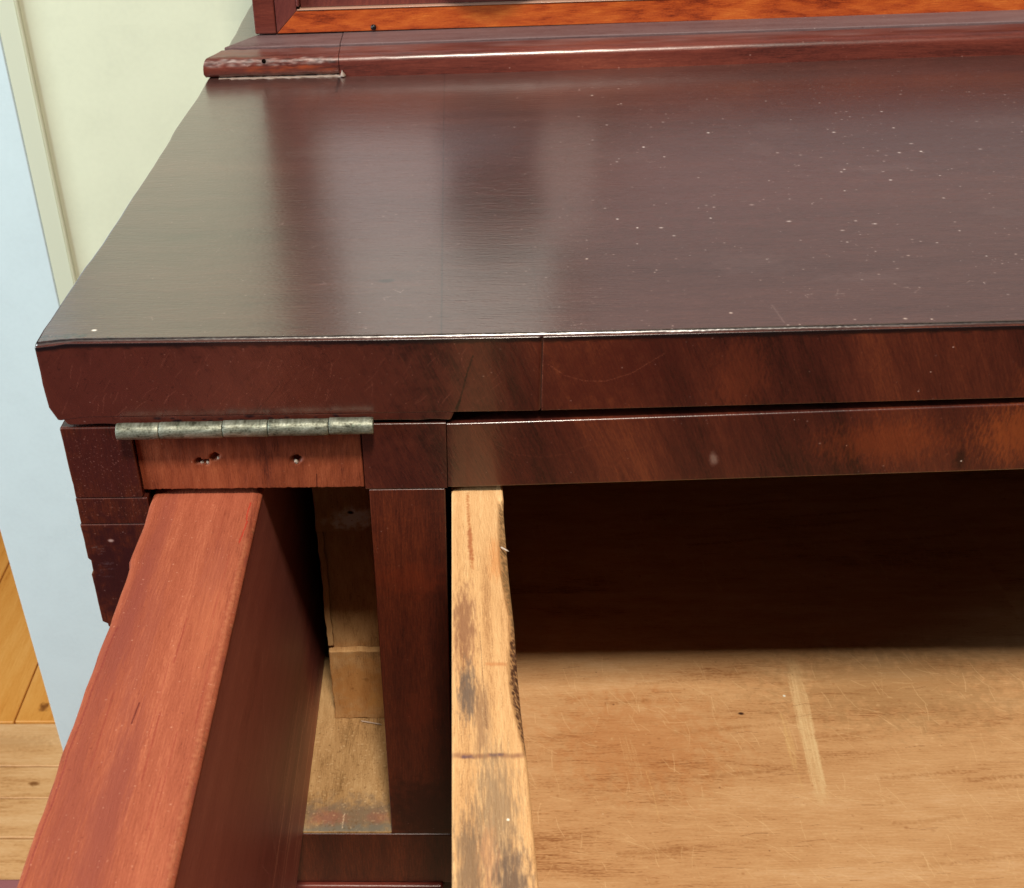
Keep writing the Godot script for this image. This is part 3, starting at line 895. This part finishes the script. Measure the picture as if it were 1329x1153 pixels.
	var pits := func(v: Vector3) -> Vector3:
		if v.z > -0.0026:
			for h in holes:
				var d: float = Vector2((v.x - h[0]) * 0.85, (v.y - h[1]) * 1.1).length() / h[2]
				if d < 1.0:
					v.z -= 0.0032 * sqrt(1.0 - d)
			v.z += bump_noise.get_noise_2d(v.x * 260.0, v.y * 90.0) * 0.00018
			if v.y < -0.0225:
				v.y += bump_noise.get_noise_2d(v.x * 700.0, 9.0) * 0.0003
		return v
	var block := part(desk, "hinge_block")
	block.set_meta("label", "lighter let-in block with nail holes below the hinge")
	rbox(block, "block_body", Vector3(0.0216, -0.0242, -0.0285), Vector3(0.0904, -0.0003, -0.0014), 0.0004, M.block_wood, pits, 0.0006, true)
	for h in [[0.0411, -0.01470, 0.00066], [0.0429, -0.01465, 0.00052], [0.0464, -0.0133, 0.00070], [0.0700, -0.01465, 0.00085]]:
		put(block, "nail_filler", turned_mesh([Vector2(-1, 0), Vector2(-0.7, 0.7), Vector2(0, 1), Vector2(0.7, 0.7), Vector2(1, 0)].map(func(p): return p * h[2]), Vector3(h[0], h[1], -0.0021), Vector3(0.2, 0.3, 1).normalized(), Vector3.RIGHT, 9, 0.0003), M.filler)
	put(desk, "centre_block", rbox_mesh(Vector3(0.0908, -0.0240, -0.03), Vector3(0.1160, -0.0002, 0.0001), Vector3(0.0001, 0.0005, 0.0005)), M.veneer)

	# --- rail over the drawer
	var lift_rail := func(v: Vector3) -> Vector3:
		v.y += rise(v.x, 0.118, 4.0e-3)
		return v
	var rail := put(desk, "drawer_rail", rbox_mesh(Vector3(0.11612, -0.0238, -0.03), Vector3(0.8258, -0.0006, 0.0), Vector3(0.0001, 0.0007, 0.0007), 0.01, lift_rail), M.veneer)
	rail.name = "drawer_rail"

	# --- divider and lower rail
	rbox(desk, "divider", Vector3(0.0919, -0.1862, -0.025), Vector3(0.1153, -0.02425, 0.0), 0.0004, mh)
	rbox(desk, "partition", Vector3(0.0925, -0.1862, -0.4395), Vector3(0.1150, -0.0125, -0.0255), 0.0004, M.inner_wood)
	rbox(desk, "lower_rail", Vector3(0.0228, -0.2158, -0.03), Vector3(0.8258, -0.1868, 0.0), 0.0006, mh)
	rbox(desk, "lower_panel", Vector3(0.0228, FLOOR_Y + 0.05, -0.04), Vector3(0.8258, -0.2160, -0.02), 0.0006, M.dark_wood)
	var low := part(desk, "lower_drawer")
	rbox(low, "drawer_front", Vector3(0.0245, -0.36, -0.0195), Vector3(0.1109, -0.2168, 0.0015), 0.0012, M.red_mahogany)

	# --- compartment of the support
	rbox(desk, "compartment_floor", Vector3(0.0228, -0.2, -0.4395), Vector3(0.0918, -0.1858, -0.0005), 0.0006, M.compartment_wood)
	var stop := part(desk, "back_stop")
	var rough_edge := func(v: Vector3) -> Vector3:
		v.x += bump_noise.get_noise_2d(v.y * 110.0, 2.0) * 0.0007
		v.y += bump_noise.get_noise_2d(v.x * 260.0, 7.0) * 0.0006
		return v
	rbox(stop, "stop_board", Vector3(0.0652, -0.186, -0.0665), Vector3(0.0915, -0.0128, -0.0618), 0.0006, M.stop_wood, rough_edge, 0.003)
	rbox(stop, "stop_edge", Vector3(0.0652, -0.1450, -0.0617), Vector3(0.0676, -0.0866, -0.0596), 0.0004, M.stop_wood, rough_edge, 0.003)
	rbox(stop, "stop_block", Vector3(0.0654, -0.1856, -0.0617), Vector3(0.0915, -0.1470, -0.0585), 0.0006, M.stop_wood, rough_edge, 0.003)
	rbox(stop, "stop_block", Vector3(0.0650, -0.0862, -0.0617), Vector3(0.0915, -0.0130, -0.0590), 0.0006, M.stop_wood, rough_edge, 0.003)
	put(stop, "splinter", turned_mesh([Vector2(0, 0.0), Vector2(0.001, 0.0003), Vector2(0.008, 0.0003), Vector2(0.010, 0.0)], Vector3(0.076, -0.1852, -0.0568), Vector3(1, 0.02, 0.25).normalized(), Vector3.UP, 8), M.filler)

	# --- the support, pulled out
	var worn := func(v: Vector3) -> Vector3:
		if v.y > -0.05:
			if v.x < 0.03:
				v.x += bump_noise.get_noise_2d(v.z * 30.0, 4.0) * 0.0007 - 0.0002 + 0.0004 * exp(-pow((v.z - 0.03) / 0.012, 2.0)) * signf(v.z - 0.03)
			v.y += bump_noise.get_noise_2d(v.z * 22.0, v.x * 60.0) * 0.0002
			if v.x > 0.055:
				v.y += bump_noise.get_noise_2d(v.z * 160.0, v.x * 500.0) * 0.00025
		return v
	var sup := part(desk, "lid_support")
	sup.set_meta("label", "reddish lid support pulled out of its slot")
	put(sup, "support_board", rbox_mesh(Vector3(0.0240, -0.1852, -0.10), Vector3(0.0579, -0.0288, 0.21), Vector3.ONE * 0.0006, 0.006), M.support_side)
	put(sup, "support_edge", rbox_mesh(Vector3(0.0240, -0.0302, -0.10), Vector3(0.0580, -0.0270, 0.21), Vector3(0.0024, 0.0015, 0.0009), 0.003, worn), M.support_top)

	# --- the drawer
	var dr := part(desk, "drawer")
	dr.set_meta("label", "open drawer with pale worn sides and a scratched bottom")
	var chip := func(v: Vector3) -> Vector3:
		var zz := v.z * 1000.0
		var t := clampf((v.x - 0.1172) / 0.0155, 0.0, 1.0)
		v.x += t * clampf((zz + 20.0) / 160.0, 0.0, 1.6) * 0.0027
		var over := v.x * 1000.0 - chip_x(zz)
		if over > 0.0 and v.y > -0.04:
			v.y -= minf(over, 3.0) * 0.0011 + 0.0003
			v.x -= minf(over, 3.0) * 0.00008
		if v.y > -0.03:
			v.y += bump_noise.get_noise_2d(v.x * 240.0, v.z * 40.0) * 0.00022
		return v
	var xs: Array = []
	for k in 14:
		xs.append(0.1290 + 0.00028 * k)
	put(dr, "drawer_side", rbox_mesh(Vector3(0.1172, -0.1855, -0.30), Vector3(0.1326, -0.0260, 0.2505), Vector3.ONE * 0.0006, 0.0022, chip, true, [xs, [], []]), M.drawer_oak)
	rbox(dr, "drawer_side", Vector3(0.807, -0.1855, -0.30), Vector3(0.8235, -0.0260, 0.2505), 0.0006, M.drawer_oak)
	rbox(dr, "drawer_bottom", Vector3(0.1290, -0.1845, -0.298), Vector3(0.8065, -0.1790, 0.25), 0.0004, M.drawer_base)
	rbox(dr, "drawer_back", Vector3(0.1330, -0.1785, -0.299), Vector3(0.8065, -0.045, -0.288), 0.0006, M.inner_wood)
	rbox(dr, "drawer_front", Vector3(0.1170, -0.1858, 0.251), Vector3(0.8240, -0.0245, 0.272), 0.0012, M.red_mahogany)
	# a loose fibre on the broken edge
	put(dr, "splinter", turned_mesh([Vector2(0, 0.0), Vector2(0.0006, 0.0003), Vector2(0.0024, 0.00025), Vector2(0.0034, 0.0)], Vector3(0.1312, -0.0262, 0.026), Vector3(0.7, -0.05, 0.6).normalized(), Vector3.UP, 7), M.filler)


# ---------------------------------------------------------------- the upper section
func build_bookcase() -> void:
	var bk := thing("bookcase", "red mahogany bookcase section with orange banded front standing on the desk", "bookcase", Vector3(0.43, LID_Y, -0.37))
	var zf := -0.2496
	var prof: Array = [Vector2(zf + 0.0002, 0.0284), Vector2(zf, 0.0346)]
	for k in 8:
		var a := k / 7.0 * PI * 0.5
		prof.append(Vector2(zf - 0.0046 + 0.0046 * cos(a), 0.0346 + 0.0042 * sin(a)))
	prof.append_array([Vector2(zf - 0.0085, 0.0390), Vector2(zf - 0.0116, 0.0397), Vector2(zf - 0.0121, 0.0376), Vector2(zf - 0.036, 0.0376), Vector2(zf - 0.036, 0.0284)])
	put(bk, "base_moulding", bar_mesh(prof, 0.0671, DESK_W - 0.004, 0.0, zf, 0.0002, 120, 0.004), M.moulding_wood)
	var rep: Array = [Vector2(zf - 0.004, 0.0284), Vector2(zf - 0.003, 0.0300), Vector2(zf - 0.0008, 0.0306), Vector2(zf + 0.0002, 0.0320), Vector2(zf + 0.0001, 0.0345)]
	for k in 8:
		var a := k / 7.0 * PI * 0.5
		rep.append(Vector2(zf - 0.0040 + 0.0040 * cos(a), 0.0345 + 0.0042 * sin(a)))
	rep.append_array([Vector2(zf - 0.0085, 0.0390), Vector2(zf - 0.0116, 0.0395), Vector2(zf - 0.0121, 0.0376), Vector2(zf - 0.036, 0.0376), Vector2(zf - 0.036, 0.0284)])
	var rp := put(bk, "base_moulding", bar_mesh(rep, 0.0046, 0.0668, 0.62, zf, 0.0007, 60), M.moulding_wood)
	rp.set_meta("label", "patched end piece of the moulding with a nail hole")
	var slope := func(v: Vector3) -> Vector3:
		v.y += 0.004 * maxf(v.x - 0.067, 0.0)
		if v.x < 0.06:
			v.x += (zf - v.z) * 0.62 * clampf((0.06 - v.x) / 0.05, 0.0, 1.0)
		return v
	put(bk, "ledge_board", rbox_mesh(Vector3(0.0046, 0.0370, zf - 0.0358), Vector3(0.0668, 0.0404, zf - 0.0131), Vector3(0.0003, 0.0006, 0.0006), 0.006, slope), M.dusty_ledge)
	put(bk, "ledge_board", rbox_mesh(Vector3(0.0670, 0.0370, zf - 0.0358), Vector3(DESK_W - 0.004, 0.0406, zf - 0.0131), Vector3(0.0003, 0.0006, 0.0006), 0.02, slope), M.dusty_ledge)
	put(bk, "nail_hole", turned_mesh([Vector2(-0.001, 0), Vector2(-0.001, 0.0009), Vector2(0.0001, 0.0010), Vector2(0.0003, 0.0007), Vector2(0.0003, 0)], Vector3(0.0327, 0.0372, zf - 0.0006), Vector3(0, 0.55, 0.83), Vector3.RIGHT, 12, 0.0002), M.dark_hole)
	var glue := func(v: Vector3) -> Vector3:
		v.z += bump_noise.get_noise_2d(v.x * 180.0, 5.0) * 0.0016 - 0.0006
		v.y += bump_noise.get_noise_2d(v.x * 300.0, 8.0) * 0.0003
		return v
	put(bk, "glue_line", rbox_mesh(Vector3(0.011, 0.0288, zf - 0.0030), Vector3(0.068, 0.0298, zf + 0.0011), Vector3.ONE * 0.0003, 0.0012, glue, true), M.glue)
	put(bk, "wood_chip", turned_mesh([Vector2(0, 0.0014), Vector2(0.0004, 0.0015), Vector2(0.0016, 0.0008), Vector2(0.0028, 0.0)], Vector3(0.0686, 0.0296, zf + 0.0006), Vector3(-0.1, 1, -0.1).normalized(), Vector3.RIGHT, 5, 0.0004), M.glue)
	# carcass, then the front: stile, mitred bands, bead, panel
	var z := CASE_Z
	rbox(bk, "carcass", Vector3(0.0262, 0.0296, -0.462), Vector3(0.834, 0.46, z - 0.014), 0.0006, M.red_mahogany)
	rbox(bk, "stile", Vector3(0.0250, 0.0412, z - 0.0138), Vector3(0.0352, 0.46, z), 0.0007, M.red_mahogany)
	rbox(bk, "stile", Vector3(0.8250, 0.0412, z - 0.0138), Vector3(0.8352, 0.46, z), 0.0007, M.red_mahogany)
	var mitre_h := func(v: Vector3) -> Vector3:
		if v.x < 0.2:
			v.x += (v.y - 0.0412) * 1.0 * clampf((0.2 - v.x) / 0.16, 0.0, 1.0)
		return v
	rbox(bk, "band", Vector3(0.0355, 0.0412, z - 0.0138), Vector3(0.8248, 0.0512, z - 0.0004), 0.0003, M.band_wood, mitre_h, 0.02)
	var mitre_v := func(v: Vector3) -> Vector3:
		if v.y < 0.1:
			v.y += (v.x - 0.0354) * 1.0 * clampf((0.1 - v.y) / 0.059, 0.0, 1.0) * 0.98
		return v
	rbox(bk, "band", Vector3(0.0354, 0.0414, z - 0.0138), Vector3(0.0455, 0.46, z - 0.0005), 0.0003, M.panel_wood, mitre_v, 0.01)
	put(bk, "bead", bar_mesh([Vector2(z - 0.013, 0.0513), Vector2(z - 0.001, 0.0513), Vector2(z + 0.0000, 0.0515), Vector2(z + 0.0001, 0.0517), Vector2(z - 0.0003, 0.0519), Vector2(z - 0.0016, 0.0520), Vector2(z - 0.013, 0.0520)], 0.0458, 0.8248, 0.0, z, 0.0, 20), M.bead_highlight)
	put(bk, "bead", rbox_mesh(Vector3(0.0456, 0.0532, z - 0.0138), Vector3(0.0472, 0.46, z + 0.0003), Vector3.ONE * 0.0007), M.panel_wood)
	rbox(bk, "panel_rail", Vector3(0.0473, 0.0521, z - 0.0137), Vector3(0.8248, 0.0680, z - 0.0032), 0.0004, M.panel_wood)
	rbox(bk, "lower_panel", Vector3(0.0474, 0.0682, z - 0.0137), Vector3(0.1900, 0.1300, z - 0.0050), 0.0004, M.added_mauve)  # added panel, gives the lid a mauve reflection
	rbox(bk, "added_pale_panel", Vector3(0.0574, 0.1302, z - 0.0137), Vector3(0.1700, 0.46, z - 0.0050), 0.0004, M.linen)  # added panel, puts the pale sheen on the lid's front
	rbox(bk, "side_panel", Vector3(0.1902, 0.0682, z - 0.0137), Vector3(0.8248, 0.46, z - 0.0050), 0.0004, M.added_dull)  # added panel, reflected more dimly in the lid's right part
	put(bk, "nail_head", turned_mesh([Vector2(0, 0.0014), Vector2(0.0006, 0.0013), Vector2(0.0010, 0.0008), Vector2(0.0012, 0)], Vector3(0.0815, 0.0428, z - 0.0004), Vector3(0, 0.2, 1).normalized(), Vector3.RIGHT, 14), M.black_iron)
	# dark turned knob added to put a dark patch in the lid's reflection
	var kp: Array = [Vector2(-0.004, 0.006), Vector2(0.004, 0.008), Vector2(0.009, 0.014), Vector2(0.014, 0.023), Vector2(0.019, 0.0270), Vector2(0.023, 0.024), Vector2(0.025, 0.009), Vector2(0.0255, 0.0)]
	put(bk, "added_knob", turned_mesh(kp, Vector3(0.138, 0.1015, z - 0.001), Vector3(0, 0, 1), Vector3.RIGHT, 36), M.added_knob_wood)
